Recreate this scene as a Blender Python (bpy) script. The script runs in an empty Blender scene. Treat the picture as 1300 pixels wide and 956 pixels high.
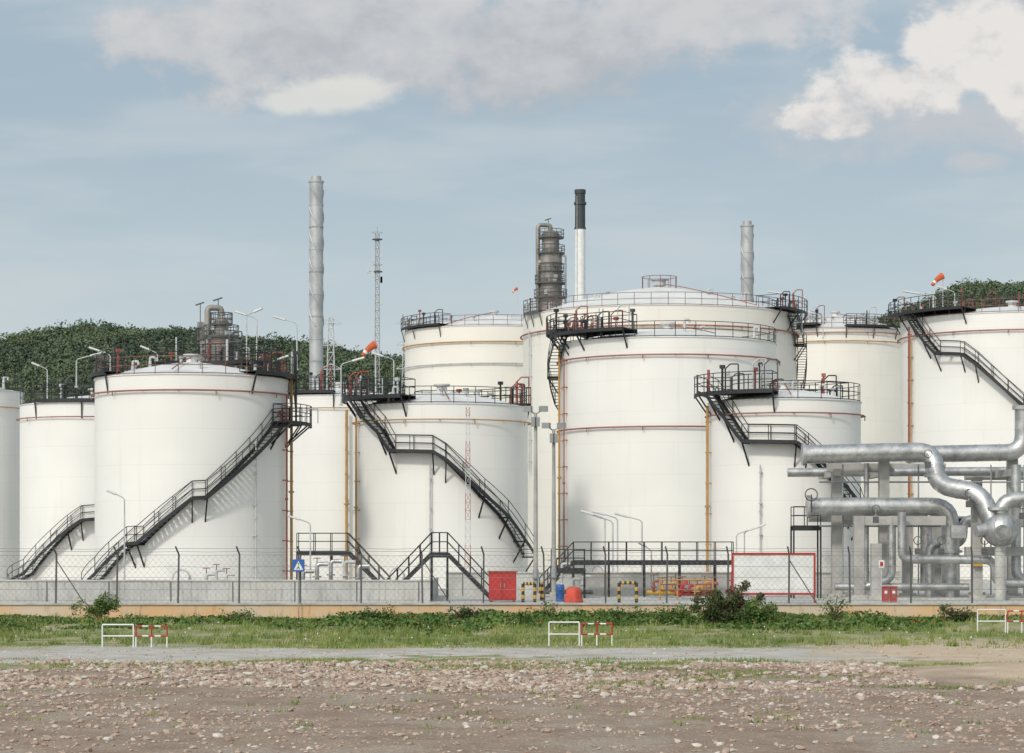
import bpy, math, random
import numpy as np
from mathutils import Vector, Matrix
random.seed(7); rng=np.random.default_rng(7)
F=3000.0; CH=4.0; G=0.9
def W(px,py,D): return Vector(((px-650)*D/F, D, CH+(690-py)*D/F))
def GX(px,D): return (px-650)*D/F
def ZZ(py,D): return CH+(690-py)*D/F
scene=bpy.context.scene
# ------------------------------------------------------------ materials
def nn(nt,t,**k):
    n=nt.nodes.new(t)
    for a,b in k.items(): setattr(n,a,b)
    return n
def mathn(nt,op,a,b=None,c=None,clamp=False):
    n=nt.nodes.new('ShaderNodeMath'); n.operation=op; n.use_clamp=clamp
    for i,v in enumerate((a,b,c)):
        if v is None: continue
        if isinstance(v,(int,float)): n.inputs[i].default_value=v
        else: nt.links.new(v,n.inputs[i])
    return n.outputs[0]
def mix(nt,fac,a,b,mode='MIX'):
    n=nt.nodes.new('ShaderNodeMix'); n.data_type='RGBA'; n.blend_type=mode
    for s,v in ((n.inputs[0],fac),(n.inputs[6],a),(n.inputs[7],b)):
        if isinstance(v,(int,float)): s.default_value=v
        elif isinstance(v,tuple): s.default_value=(*v,1) if len(v)==3 else v
        else: nt.links.new(v,s)
    return n.outputs[2]
def noise(nt,vec,scale,detail=4,rough=.55,mapscale=None):
    if mapscale:
        m=nn(nt,'ShaderNodeMapping'); m.inputs['Scale'].default_value=mapscale
        nt.links.new(vec,m.inputs[0]); vec=m.outputs[0]
    n=nn(nt,'ShaderNodeTexNoise'); n.inputs['Scale'].default_value=scale
    n.inputs['Detail'].default_value=detail; n.inputs['Roughness'].default_value=rough
    nt.links.new(vec,n.inputs['Vector']); return n.outputs[0]
def smooth(nt,v,a,b,lo=0.,hi=1.):
    n=nn(nt,'ShaderNodeMapRange'); n.interpolation_type='SMOOTHSTEP'
    nt.links.new(v,n.inputs[0])
    for i,x in enumerate((a,b,lo,hi)): n.inputs[i+1].default_value=x
    return n.outputs[0]
def base(name,rough=.6,metal=0.):
    m=bpy.data.materials.new(name); m.use_nodes=True; nt=m.node_tree
    p=nt.nodes['Principled BSDF']; p.inputs['Roughness'].default_value=rough; p.inputs['Metallic'].default_value=metal
    tc=nn(nt,'ShaderNodeTexCoord'); return m,nt,p,tc.outputs['Object']
def bump(nt,p,h,st=.3,dist=.05):
    b=nn(nt,'ShaderNodeBump'); b.inputs['Strength'].default_value=st; b.inputs['Distance'].default_value=dist
    nt.links.new(h,b.inputs['Height']); nt.links.new(b.outputs[0],p.inputs['Normal'])
def paint(name,col,rough=.5,metal=0.,var=.25,scale=1.5,dirt=None,bmp=0):
    m,nt,p,co=base(name,rough,metal)
    n=noise(nt,co,scale,3,.6)
    f=smooth(nt,n,.3,.7)
    d=dirt or tuple(c*(1-var) for c in col)
    nt.links.new(mix(nt,f,tuple(d),tuple(col)),p.inputs['Base Color'])
    if bmp: bump(nt,p,noise(nt,co,scale*8,2),bmp,.02)
    return m
M={}
M['black']=paint('black_paint',(.022,.024,.026),.55)
M['dgrey']=paint('dark_grey_steel',(.10,.10,.10),.55)
M['grey']=paint('grey_steel',(.32,.33,.33),.5)
M['lgrey']=paint('light_grey_paint',(.55,.56,.56),.45)
M['red']=paint('red_paint',(.46,.03,.028),.45)
M['dred']=paint('dull_red_paint',(.33,.085,.065),.55)
M['ring']=paint('faded_red_pipe_paint',(.36,.15,.115),.6,var=.35,scale=.6)
M['brown']=paint('brown_red_paint',(.22,.10,.08),.6)
M['yellow']=paint('yellow_paint',(.62,.36,.03),.5)
M['mustard']=paint('mustard_pipe_paint',(.46,.26,.08),.55)
M['orange']=paint('orange_fabric',(.66,.13,.045),.8)
M['tarp']=paint('red_tarpaulin',(.62,.07,.035),.7)
M['white']=paint('white_paint',(.78,.78,.75),.5,var=.15)
M['blue']=paint('blue_paint',(.03,.13,.42),.5)
M['charcoal']=paint('sooty_paint',(.045,.055,.055),.6)
M['conc']=paint('weathered_concrete',(.50,.49,.45),.85,var=.3,scale=1.2,bmp=.2)
M['conc2']=paint('pale_concrete',(.56,.55,.51),.85,var=.28,scale=.8,bmp=.2)
M['conc3']=paint('frame_concrete',(.44,.43,.40),.85,var=.3,scale=.8,bmp=.2)
M['bark']=paint('bark',(.12,.08,.05),.9)
M['cable']=paint('galvanised_wire',(.22,.23,.23),.5)
def concrete_wall():
    m,nt,p,co=base('bund_concrete',.88)
    a=noise(nt,co,.6,4,.6); b=noise(nt,co,2.,4,.6,(3,3,.35)); d=noise(nt,co,.22,2)
    c=mix(nt,smooth(nt,a,.3,.7),(.38,.38,.36),(.52,.52,.50))
    c=mix(nt,smooth(nt,b,.48,.72,0,.85),c,(.25,.25,.23))
    c=mix(nt,smooth(nt,d,.5,.62,0,.35),c,(.56,.54,.48))
    nt.links.new(c,p.inputs['Base Color']); bump(nt,p,noise(nt,co,9,3),.2,.02); return m
M['bund']=concrete_wall()
def tan_wall():
    m,nt,p,co=base('laterite_stained_concrete',.9)
    a=noise(nt,co,.35,4,.6); b=noise(nt,co,2.,4,.6,(2,2,.4))
    c=mix(nt,smooth(nt,a,.35,.65),(.62,.40,.22),(.56,.46,.35))
    c=mix(nt,smooth(nt,b,.52,.75,0,.8),c,(.34,.22,.14))
    nt.links.new(c,p.inputs['Base Color']); return m
M['tan']=tan_wall()
def tank_mat(name,tint=(.81,.795,.75),ring=2.2,seg=9):
    m,nt,p,co=base(name,.42)
    s=nn(nt,'ShaderNodeSeparateXYZ'); nt.links.new(co,s.inputs[0])
    ang=mathn(nt,'ARCTAN2',s.outputs[0],s.outputs[1])
    row=mathn(nt,'DIVIDE',s.outputs[2],ring)
    fr=mathn(nt,'FRACT',row); fl=mathn(nt,'FLOOR',row)
    h=mathn(nt,'LESS_THAN',fr,.016)
    uu=mathn(nt,'ADD',mathn(nt,'MULTIPLY',ang,seg/6.2832),mathn(nt,'MULTIPLY',fl,.37))
    v=mathn(nt,'LESS_THAN',mathn(nt,'FRACT',uu),.006)
    seam=mathn(nt,'MAXIMUM',h,v)
    n1=noise(nt,co,.25,3,.5); n2=noise(nt,co,1.,4,.6,(1.5,1.5,.08)); n3=noise(nt,co,.5,2)
    c=mix(nt,smooth(nt,n1,.3,.7),tuple(x*.95 for x in tint),tint)
    cb=nn(nt,'ShaderNodeCombineXYZ'); nt.links.new(fl,cb.inputs[0]); nt.links.new(mathn(nt,'FLOOR',uu),cb.inputs[1])
    wn=nn(nt,'ShaderNodeTexWhiteNoise'); nt.links.new(cb.outputs[0],wn.inputs[0])
    c=mix(nt,mathn(nt,'MULTIPLY',wn.outputs[0],.04),c,(.45,.43,.40))
    c=mix(nt,smooth(nt,n2,.56,.80,0,.26),c,(.52,.46,.37))
    c=mix(nt,mathn(nt,'MULTIPLY',seam,.14),c,(.35,.33,.30))
    nt.links.new(c,p.inputs['Base Color'])
    bump(nt,p,mathn(nt,'ADD',mathn(nt,'MULTIPLY',n3,.8),mathn(nt,'MULTIPLY',seam,-.15)),.15,.04)
    return m
M['tank']=tank_mat('tank_cream_paint')
M['tankb']=tank_mat('tank_cream_paint_yellowed',(.80,.77,.69),2.4,14)
M['roof']=paint('tank_roof_paint',(.72,.715,.69),.5,var=.14,scale=.6)
def silver():
    m,nt,p,co=base('aluminium_cladding',.38,.75)
    n=noise(nt,co,1.6,3,.6); n2=noise(nt,co,6,2,.6)
    c=mix(nt,smooth(nt,n,.3,.7),(.36,.36,.36),(.58,.58,.57))
    nt.links.new(c,p.inputs['Base Color'])
    nt.links.new(smooth(nt,n2,.3,.7,.26,.48),p.inputs['Roughness']); bump(nt,p,n2,.15,.03); return m
M['silver']=silver()
M['stack']=paint('stack_steel',(.47,.48,.48),.45,.3,var=.25,scale=.4)
M['column']=paint('column_cladding',(.32,.30,.27),.5,.35,var=.45,scale=.6)
def foliage(name,a,b,c3,s1,s2,rough=.7):
    m,nt,p,co=base(name,rough)
    n=noise(nt,co,s1,3,.6); n2=noise(nt,co,s2,2,.6)
    c=mix(nt,smooth(nt,n,.35,.65),a,b); c=mix(nt,smooth(nt,n2,.5,.72),c,c3)
    nt.links.new(c,p.inputs['Base Color']); p.inputs['Specular IOR Level'].default_value=.2
    return m
M['forest']=foliage('forest_foliage',(.075,.112,.072),(.125,.165,.09),(.18,.195,.11),.02,.16)  # greens lightened with a bluish tint: distance haze put into the colour
M['hill']=paint('hill_soil',(.09,.12,.075),.9,scale=.05)
M['grassb']=foliage('grass_blades',(.13,.19,.045),(.23,.28,.08),(.42,.38,.19),.15,.7)
M['vine']=foliage('vine_leaves',(.045,.10,.022),(.10,.17,.04),(.20,.24,.07),.5,2.5)
M['bushg']=foliage('bush_leaves',(.045,.08,.025),(.10,.12,.04),(.12,.05,.06),.8,2.5)
M['flower']=paint('small_red_flowers',(.60,.09,.03),.7)
M['wflower']=paint('small_white_flowers',(.75,.73,.66),.7)
M['stone']=foliage('loose_stones',(.36,.26,.20),(.47,.38,.31),(.24,.165,.125),1.7,9.,.9)
M['stonep']=paint('pale_stones',(.60,.54,.47),.9,scale=3)
# ------------------------------------------------------------ builder
class MB:
    def __init__(s): s.v=[];s.f=[];s.m=[];s.sm=[];s.mats=[]
    def mi(s,k):
        if k not in s.mats: s.mats.append(k)
        return s.mats.index(k)
    def add(s,vs,fs,k,sm=False):
        o=len(s.v); s.v.extend([tuple(x) for x in vs]); i=s.mi(k)
        for f in fs: s.f.append(tuple(o+j for j in f)); s.m.append(i); s.sm.append(sm)
    def box(s,c,sz,k,rz=0.,R=None):
        hx,hy,hz=sz[0]/2,sz[1]/2,sz[2]/2
        R=R or Matrix.Rotation(rz,3,'Z'); c=Vector(c)
        vs=[c+R@Vector((a*hx,b*hy,d*hz)) for a in(-1,1) for b in(-1,1) for d in(-1,1)]
        s.add(vs,[(0,1,3,2),(4,6,7,5),(0,4,5,1),(2,3,7,6),(0,2,6,4),(1,5,7,3)],k)
    def beam(s,p,q,w,h,k):
        p,q=Vector(p),Vector(q); d=q-p; L=d.length
        if L<1e-5: return
        x=d/L; up=Vector((0,0,1)) if abs(x.z)<.95 else Vector((0,1,0))
        y=up.cross(x).normalized(); z=x.cross(y)
        s.box((p+q)/2,(L,w,h),k,R=Matrix((x,y,z)).transposed())
    def cyl(s,p,q,r,k,r2=None,n=10,caps=True):
        p,q=Vector(p),Vector(q); d=q-p
        if d.length<1e-6: return
        r2=r if r2 is None else r2; x=d.normalized()
        a=x.orthogonal().normalized(); b=x.cross(a)
        ring=[(math.cos(2*math.pi*i/n),math.sin(2*math.pi*i/n)) for i in range(n)]
        A=[p+(a*c+b*t)*r for c,t in ring]; B=[q+(a*c+b*t)*r2 for c,t in ring]
        s.add(A+B,[(i,(i+1)%n,n+(i+1)%n,n+i) for i in range(n)],k,n>5)
        if caps:
            s.add(A,[tuple(range(n-1,-1,-1))],k); s.add(B,[tuple(range(n))],k)
    def tube(s,pts,r,k,n=6,closed=False,caps=True):
        pts=[Vector(p) for p in pts]; N=len(pts)
        if N<2: return
        vs=[];a=None
        for i in range(N):
            if closed: t=pts[(i+1)%N]-pts[i-1]
            else: t=pts[min(i+1,N-1)]-pts[max(i-1,0)]
            t.normalize()
            if a is None: a=t.orthogonal().normalized()
            else:
                a=a-t*a.dot(t)
                a=a.normalized() if a.length>1e-6 else t.orthogonal().normalized()
            b=t.cross(a)
            rr=r[i] if isinstance(r,list) else r
            for j in range(n):
                g=2*math.pi*j/n; vs.append(pts[i]+(a*math.cos(g)+b*math.sin(g))*rr)
        fs=[]
        for i in range(N if closed else N-1):
            i2=(i+1)%N
            for j in range(n): fs.append((i*n+j,i*n+(j+1)%n,i2*n+(j+1)%n,i2*n+j))
        s.add(vs,fs,k,True)
        if caps and not closed:
            s.add(vs[:n],[tuple(range(n-1,-1,-1))],k); s.add(vs[-n:],[tuple(range(n))],k)
    def pipe(s,pts,r,k,n=18,rad=None,flange=0):
        pts=[Vector(p) for p in pts]; rad=rad or r*1.6; out=[pts[0]]
        for i in range(1,len(pts)-1):
            a,b,c=pts[i-1],pts[i],pts[i+1]; u=(a-b);v=(c-b)
            rr=min(rad,u.length*.48,v.length*.48); u.normalize();v.normalize()
            p0=b+u*rr;p1=b+v*rr
            for j in range(7):
                t=j/6; out.append(p0*(1-t)**2+b*2*t*(1-t)+p1*t*t)
        out.append(pts[-1]); s.tube(out,r,k,n)
        if flange:
            for a,b in zip(pts[:-1],pts[1:]):
                L=(b-a).length; m=int(L/flange)
                for j in range(1,m+1):
                    c=a+(b-a)*(j/(m+1)); d=(b-a).normalized()
                    s.cyl(c-d*.03,c+d*.03,r*1.035,k,n=n)
    def lathe(s,c,prof,k,n=96,sm=True):
        vs=[]
        for r,z in prof:
            for i in range(n):
                g=2*math.pi*i/n; vs.append((c[0]+r*math.sin(g),c[1]-r*math.cos(g),z))
        fs=[(i*n+j,i*n+(j+1)%n,(i+1)*n+(j+1)%n,(i+1)*n+j) for i in range(len(prof)-1) for j in range(n)]
        s.add(vs,fs,k,sm)
    def obj(s,name,parent=None,origin=(0,0,0)):
        me=bpy.data.meshes.new(name); o=Vector(origin)
        me.from_pydata([tuple(Vector(v)-o) for v in s.v],[],s.f)
        for k in s.mats: me.materials.append(M[k])
        me.polygons.foreach_set('material_index',s.m); me.polygons.foreach_set('use_smooth',s.sm); me.update()
        ob=bpy.data.objects.new(name,me); scene.collection.objects.link(ob); ob.location=o
        if parent:
            ob.parent=parent; ob.location=o-parent.location
        return ob
def empty(name,loc=(0,0,0)):
    e=bpy.data.objects.new(name,None); e.location=loc; e.empty_display_size=.5; scene.collection.objects.link(e); return e
def npmesh(name,verts,k_per_face,mats,nv,parent=None):
    nf=len(verts)//nv; me=bpy.data.meshes.new(name)
    me.vertices.add(nf*nv); me.vertices.foreach_set('co',verts.astype(np.float32).ravel())
    me.loops.add(nf*nv); me.loops.foreach_set('vertex_index',np.arange(nf*nv,dtype=np.int32))
    me.polygons.add(nf); me.polygons.foreach_set('loop_start',np.arange(0,nf*nv,nv,dtype=np.int32))
    try: me.polygons.foreach_set('loop_total',np.full(nf,nv,dtype=np.int32))
    except Exception: pass
    for k in mats: me.materials.append(M[k])
    if k_per_face is not None: me.polygons.foreach_set('material_index',k_per_face.astype(np.int32))
    me.update(calc_edges=True); me.validate()
    ob=bpy.data.objects.new(name,me); scene.collection.objects.link(ob)
    if parent: ob.parent=parent
    return ob
def leafquads(C,size,aspect=.6,up=0.3,outward=None):
    n=len(C); d=rng.normal(size=(n,3))
    if outward is not None: d=d*.6+outward
    d[:,2]+=up; d/=np.linalg.norm(d,axis=1)[:,None]
    a=np.cross(d,rng.normal(size=(n,3))); a/=np.linalg.norm(a,axis=1)[:,None]+1e-9
    b=np.cross(d,a); s=np.asarray(size).reshape(-1,1)*np.ones((n,1))
    v=np.stack([C-a*s,C-b*s*aspect,C+a*s,C+b*s*aspect],1); return v.reshape(-1,3)
# ------------------------------------------------------------ tanks
class Tank:
    def __init__(t,pl,pr,py,D,mat='tank',rail='black',slope=.15,rings=((.9,'ring',.055),),railrange=(0,360),z0=G):
        t.cx=GX((pl+pr)/2,D); t.cy=D; t.r=(pr-pl)/2*D/F; t.zt=ZZ(py,D); t.D=D; t.slope=slope
        t.e=empty('storage_tank',(t.cx,t.cy,z0)); r=t.r; c=(t.cx,t.cy)
        b=MB(); b.lathe(c,[(r,z0-.2),(r,t.zt)],mat,128)
        b.lathe(c,[(r,t.zt),(r+.06,t.zt),(r+.06,t.zt+.06),(r-.05,t.zt+.06)],'roof',128,False)
        b.lathe(c,[(r+.35,z0-.1),(r+.35,z0+.15),(r,z0+.2)],'conc',96,False)
        b.obj('shell',t.e,(t.cx,t.cy,0))
        b=MB(); ap=t.zt+.05+slope*r
        b.lathe(c,[(r-.05,t.zt+.05),(r*.66,t.zt+.05+slope*r*.46),(r*.33,t.zt+.05+slope*r*.80),(.35,ap)],'roof',96)
        b.cyl((t.cx,t.cy,ap-.1),(t.cx,t.cy,ap+.35),.35,'roof',n=20); b.cyl((t.cx,t.cy,ap+.35),(t.cx,t.cy,ap+.5),.55,'lgrey',n=20)
        if r>10:
            b.cyl((t.cx,t.cy,ap+.1),(t.cx,t.cy,ap+.6),.6,'lgrey',n=20); b.cyl((t.cx,t.cy,ap+.6),(t.cx,t.cy,ap+.72),.8,'grey',n=20)
            b.tube([(t.cx+1.6*math.sin(.314*i),t.cy-1.6*math.cos(.314*i),ap+.9) for i in range(20)],.03,'brown',5,closed=True)
            for i in range(10): b.cyl((t.cx+1.6*math.sin(.628*i),t.cy-1.6*math.cos(.628*i),ap-.3),(t.cx+1.6*math.sin(.628*i),t.cy-1.6*math.cos(.628*i),ap+.9),.03,'brown',n=5)
        for i in range(7):
            g=random.uniform(0,6.28); q=random.uniform(.35,.9)*r
            x,y=t.cx+q*math.sin(g),t.cy-q*math.cos(g); z=t.zt+slope*(r-q)*1.1
            hh=random.uniform(.3,.8)
            b.cyl((x,y,z-.2),(x,y,z+hh),.10,'lgrey',n=10)
            if i%2: b.pipe([(x,y,z+hh),(x,y,z+hh+.25),(x+.35,y,z+hh+.25),(x+.35,y,z+hh)],.08,'lgrey',n=8)
            else: b.cyl((x,y,z+hh),(x,y,z+hh+.12),.2,'grey',n=12)
        g=random.uniform(-.8,.8)
        b.tube([(t.cx+(r*.97)*math.sin(g)*(1-f),t.cy-(r*.97)*math.cos(g)*(1-f),t.zt+.35+slope*r*(1-(1-f)**1.2)) for f in (0,.25,.5,.75,.95)],.04,'ring',6)
        b.obj('roof',t.e)
        b=MB()
        for dz,k,tr in rings:
            z=t.zt-dz; R=r+.22; n=96
            b.tube([(t.cx+R*math.sin(6.2832*i/n),t.cy-R*math.cos(6.2832*i/n),z) for i in range(n)],tr,k,6,closed=True)
            m=int(2*math.pi*r/2.2)
            for i in range(m):
                g=6.2832*i/m; u=Vector((math.sin(g),-math.cos(g),0)); cc=Vector((t.cx,t.cy,z))
                b.beam(cc+u*(r-.01),cc+u*(R+.08),.07,.05,k)
                if i%2: b.beam(cc+u*(R+.02)+Vector((0,0,-.02)),cc+u*(R+.02)+Vector((0,0,-.28)),.06,.06,k)
        if rings: b.obj('drencher_ring',t.e)
        t.rail(railrange[0],railrange[1],rail)
    def P(t,th,z,off=0.):
        g=math.radians(th); R=t.r+off
        return Vector((t.cx+R*math.sin(g),t.cy-R*math.cos(g),z))
    def rail(t,a0,a1,k,h=1.1,off=-.05,name='rim_railing',z=None,r=.026):
        b=MB(); z=t.zt+.05 if z is None else z; L=math.radians(abs(a1-a0))*t.r; n=max(2,int(L/.6))
        full=abs(a1-a0)>359
        for hh in (h,h*.52):
            b.tube([t.P(a0+(a1-a0)*i/n,z+hh,off) for i in range(n if full else n+1)],r,k,5,closed=full)
        b.tube([t.P(a0+(a1-a0)*i/n,z+.08,off) for i in range(n if full else n+1)],.035,k,4,closed=full)
        m=max(2,int(L/1.45))
        for i in range(m+1):
            p=t.P(a0+(a1-a0)*i/m,z,off); b.cyl(p,p+Vector((0,0,h)),r,k,n=5,caps=False)
        b.obj(name,t.e)
    def at(t,px,py,off=.5):
        th=0.; R=t.r+off
        for _ in range(30):
            d=t.cy-R*math.cos(th); s=((px-650)*d/F-t.cx)/R; th=math.asin(max(-1,min(1,s)))
        d=t.cy-R*math.cos(th); return math.degrees(th),ZZ(py,d)
    def stair(t,pix,k='black',w=.8,rin=.12,raw=None):
        pts=raw or [t.at(*p) for p in pix]; b=MB(); ri,ro=rin,rin+w
        for (a,za),(c,zc) in zip(pts[:-1],pts[1:]):
            L=math.radians(abs(c-a))*(t.r+.5); flat=abs(zc-za)<.12; n=max(1,int(math.ceil(max(L/.5,1))))
            S=[(a+(c-a)*i/n,za+(zc-za)*i/n) for i in range(n+1)]
            for off in (ri,ro):
                for (g0,z0),(g1,z1) in zip(S[:-1],S[1:]): b.beam(t.P(g0,z0-.02,off),t.P(g1,z1-.02,off),.05,.22,k)
                for hh in (1.02,.52): b.tube([t.P(g,z+hh,off) for g,z in S],.025,k,5)
                m=max(1,int(math.hypot(L,zc-za)/1.3))
                for i in range(m+1):
                    g=a+(c-a)*i/m; z=za+(zc-za)*i/m; p=t.P(g,z,off); b.cyl(p,p+Vector((0,0,1.02)),.025,k,n=5,caps=False)
            if flat:
                for (g0,z0),(g1,z1) in zip(S[:-1],S[1:]): b.beam(t.P(g0,z0,(ri+ro)/2),t.P(g1,z1,(ri+ro)/2),w-.06,.05,k)
            else:
                m=max(1,int(abs(zc-za)/.21))
                for i in range(m):
                    g=a+(c-a)*(i+.5)/m; z=za+(zc-za)*(i+.5)/m
                    dg=math.degrees(.13/(t.r+.5)); b.beam(t.P(g-dg,z,(ri+ro)/2),t.P(g+dg,z,(ri+ro)/2),w-.06,.035,k)
            for g,z in ((a,za),(c,zc)):
                if z>G+1.8:
                    b.beam(t.P(g,z-.12,-.02),t.P(g,z-.12,ro),.09,.1,k); b.beam(t.P(g,z-1.5,-.02),t.P(g,z-.15,ro-.05),.08,.08,k)
        b.obj('spiral_staircase',t.e)
    def platform(t,a0,a1,z,rin,rout,k='black',name='platform',clutter=6,kick=.35):
        b=MB(); n=max(2,int(abs(a1-a0)/4)); S=[a0+(a1-a0)*i/n for i in range(n+1)]
        for g0,g1 in zip(S[:-1],S[1:]):
            b.beam(t.P(g0,z,(rin+rout)/2),t.P(g1,z,(rin+rout)/2),abs(rout-rin),.06,k)
            for off in (rin,rout): b.beam(t.P(g0,z-.1,off),t.P(g1,z-.1,off),.06,kick*.7,k)
        for off in (rin,rout):
            for hh in (1.1,.6): b.tube([t.P(g,z+hh,off) for g in S],.028,k,5)
            L=math.radians(abs(a1-a0))*(t.r+off); m=max(2,int(L/1.0))
            for i in range(m+1):
                p=t.P(a0+(a1-a0)*i/m,z,off); b.cyl(p,p+Vector((0,0,1.1)),.03,k,n=5,caps=False)
        for g in (a0,a1):
            for hh in (1.1,.55): b.tube([t.P(g,z+hh,rin),t.P(g,z+hh,rout)],.028,k,5)
        for g in (a0,a1,(a0+a1)/2):
            b.beam(t.P(g,z-1.4,-.02 if rout>0 else rin),t.P(g,z-.12,rout-.05),.09,.09,k)
            b.beam(t.P(g,t.zt-.05 if rin<0 else z,rin),t.P(g,z,rin),.09,.09,k)
        for i in range(clutter):
            g=random.uniform(a0,a1); o=random.uniform(rin,rout); h=random.uniform(.5,1.7); p=t.P(g,z,o)
            kk=random.choice([k,k,'dgrey','dred','lgrey'])
            b.cyl(p,p+Vector((0,0,h)),random.uniform(.03,.09),kk,n=8)
            if i%3==1: b.box(p+Vector((0,0,h)),(.3,.25,.22),kk,random.uniform(0,3))
            if i%3==0: b.pipe([p+Vector((0,0,h)),p+Vector((.3,0,h+.3)),p+Vector((.8,0,h+.3)),p+Vector((.8,0,0))],.045,kk,n=6)
        b.obj(name,t.e)
    def vpipe(t,px,py0,py1,k,r=.07,off=.25):
        th,_=t.at(px,600,off); d=t.cy-(t.r+off)*math.cos(math.radians(th))
        z0=max(G,ZZ(py1,d)); z1=ZZ(py0,d); b=MB(); p=t.P(th,z0,off); q=t.P(th,z1,off)
        b.cyl(p,q,r,k,n=10)
        z=z0+1
        while z<z1:
            b.beam(t.P(th,z,-.01),t.P(th,z,off+r+.03),.16,.07,k); z+=1.9
        b.cyl(p+Vector((0,0,(z1-z0)*.45)),p+Vector((0,0,(z1-z0)*.45+.12)),r*2,k,n=10)
        b.obj('riser_pipe',t.e)
T00=Tank(-115,29,499,190,rings=((1.3,'mustard',.04),))
T0=Tank(27,215,517,176,rings=((1.0,'ring',.04),))
T1=Tank(122,365,484,150,rail='brown',rings=((.95,'ring',.055),),slope=.19)
T2=Tank(345,515,507,192,rings=((1.0,'mustard',.04),))
T3=Tank(452,670,519,158,rings=((1.0,'mustard',.04),),railrange=(-20,260),slope=.19)
T4=Tank(514,740,424,250,'tankb',rail='brown',rings=((1.6,'mustard',.07),(3.8,'lgrey',.07)),slope=.2)
T5=Tank(664,1010,405,215,'tankb',rail='brown',rings=((1.7,'ring',.07),),slope=.23)
T6=Tank(711,985,440,172,rings=((1.2,'ring',.055),(6.2,'ring',.06)))
T7=Tank(900,1092,513,148,rings=((.8,'ring',.045),),railrange=(-15,260),slope=.19)
T8=Tank(960,1160,426,255,'tankb',rail='brown',rings=((1.3,'mustard',.06),(.4,'ring',.06)),slope=.24)
T9=Tank(1145,1425,410,200,rail='brown',rings=((1.4,'ring',.06),),slope=.14)
T10=Tank(1215,1550,402,262,'tankb',rail='brown',rings=((1.3,'ring',.07),),slope=.10)
T1.stair([(112,748),(128,728),(166,690),(178,689),(244,632),(262,631),(352,540),(372,538),(378,538)])
T1.platform(62,104,T1.at(365,536)[1],.12,1.5,name='landing_platform',clutter=2)
T1.platform(45,150,T1.zt+.35,-1.2,.5,clutter=12)
T1.platform(-110,-50,T1.zt+.35,-1.1,.25,clutter=6)
T1.platform(128,215,T1.zt+1.55,-2.4,-.4,clutter=16)
b=MB()
for s in (-.3,.3):
    b.cyl(T1.P(86,T1.at(365,536)[1],.6)+Vector((0,s,0)),T1.P(86,T1.zt+1.6,.6)+Vector((0,s,0)),.04,'black',n=6)
z=T1.at(365,536)[1]
while z<T1.zt+.5: b.beam(T1.P(86,z,.6)+Vector((0,-.3,0)),T1.P(86,z,.6)+Vector((0,.3,0)),.04,.04,'black'); z+=.3
b.obj('access_ladder',T1.e)
T0.stair([(14,748),(36,728),(88,672),(104,660),(128,658)])
T3.stair([(437,500),(449,503),(484,548),(498,572),(550,573),(566,583),(612,628),(640,655),(660,685),(672,705)])
T3.platform(-100,-22,T3.zt+.6,-1.4,.9,clutter=10)
T3.platform(100,200,T3.zt+.4,-1.4,.3,clutter=8)
T7.stair([(893,497),(905,503),(925,530),(946,560),(1010,561),(1024,572),(1062,610),(1085,640),(1090,655)])
T7.platform(-100,-14,T7.zt+.6,-1.4,.9,clutter=10)
T7.platform(120,190,T7.zt+.4,-1.4,.3,clutter=8)
T9.stair([(1146,398),(1158,405),(1176,432),(1190,448),(1222,449),(1240,462),(1300,516),(1360,575),(1400,625)])
T9.platform(-100,-35,T9.zt+.6,-1.8,1.0,clutter=12)
T9.platform(150,200,T9.zt+.6,-1.8,.5,clutter=8)
T6.platform(-80,-25,T6.zt+.7,-1.8,.9,clutter=16)
T6.stair(None,raw=[(-68,T6.zt+.6),(-88,T6.zt-2.2),(-100,T6.zt-2.2),(-112,T6.zt-4)])
T6.platform(-112,-68,T6.zt+1.0,-1.5,1.0,clutter=8)
T5.stair(None,raw=[(62,T5.zt-.2),(72,T5.zt-2.6),(78,T5.zt-2.6),(95,T5.zt-6.5),(115,T5.zt-10)])
T5.platform(50,80,T5.zt+.3,-1.8,1.0,clutter=10,k='black')
T5.platform(-75,-60,T5.zt+.2,-1.8,.4,clutter=6,k='dgrey')
T4.platform(-85,-35,T4.zt+.4,-1.8,.4,clutter=10)
T8.platform(-50,-20,T8.zt+.6,-1.8,.8,clutter=12)
T8.platform(0,40,T8.zt+.4,-1.8,.4,clutter=8)
T10.platform(-60,-20,T10.zt+.3,-1.8,.4,clutter=8)
T0.platform(-40,40,T0.zt+.3,-1.4,.2,clutter=6)
T2.platform(-70,0,T2.zt+.4,-1.4,.2,clutter=8)
T1.vpipe(371,480,745,'mustard',.09); T1.vpipe(364,500,745,'dred',.05)
T2.vpipe(440,520,740,'mustard',.11,.5); T3.vpipe(452,530,740,'mustard',.07)
T6.vpipe(710,440,750,'mustard',.08); T6.vpipe(716,455,750,'dred',.05)
T7.vpipe(898,515,750,'mustard',.09); T7.vpipe(965,590,700,'lgrey',.04)
T9.vpipe(1147,415,700,'dred',.08); T3.vpipe(546,590,740,'lgrey',.05); T1.vpipe(325,560,740,'lgrey',.05)
T5.vpipe(672,420,600,'lgrey',.07); T9.vpipe(1156,430,700,'mustard',.06); T6.vpipe(925,470,700,'lgrey',.06)
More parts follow.
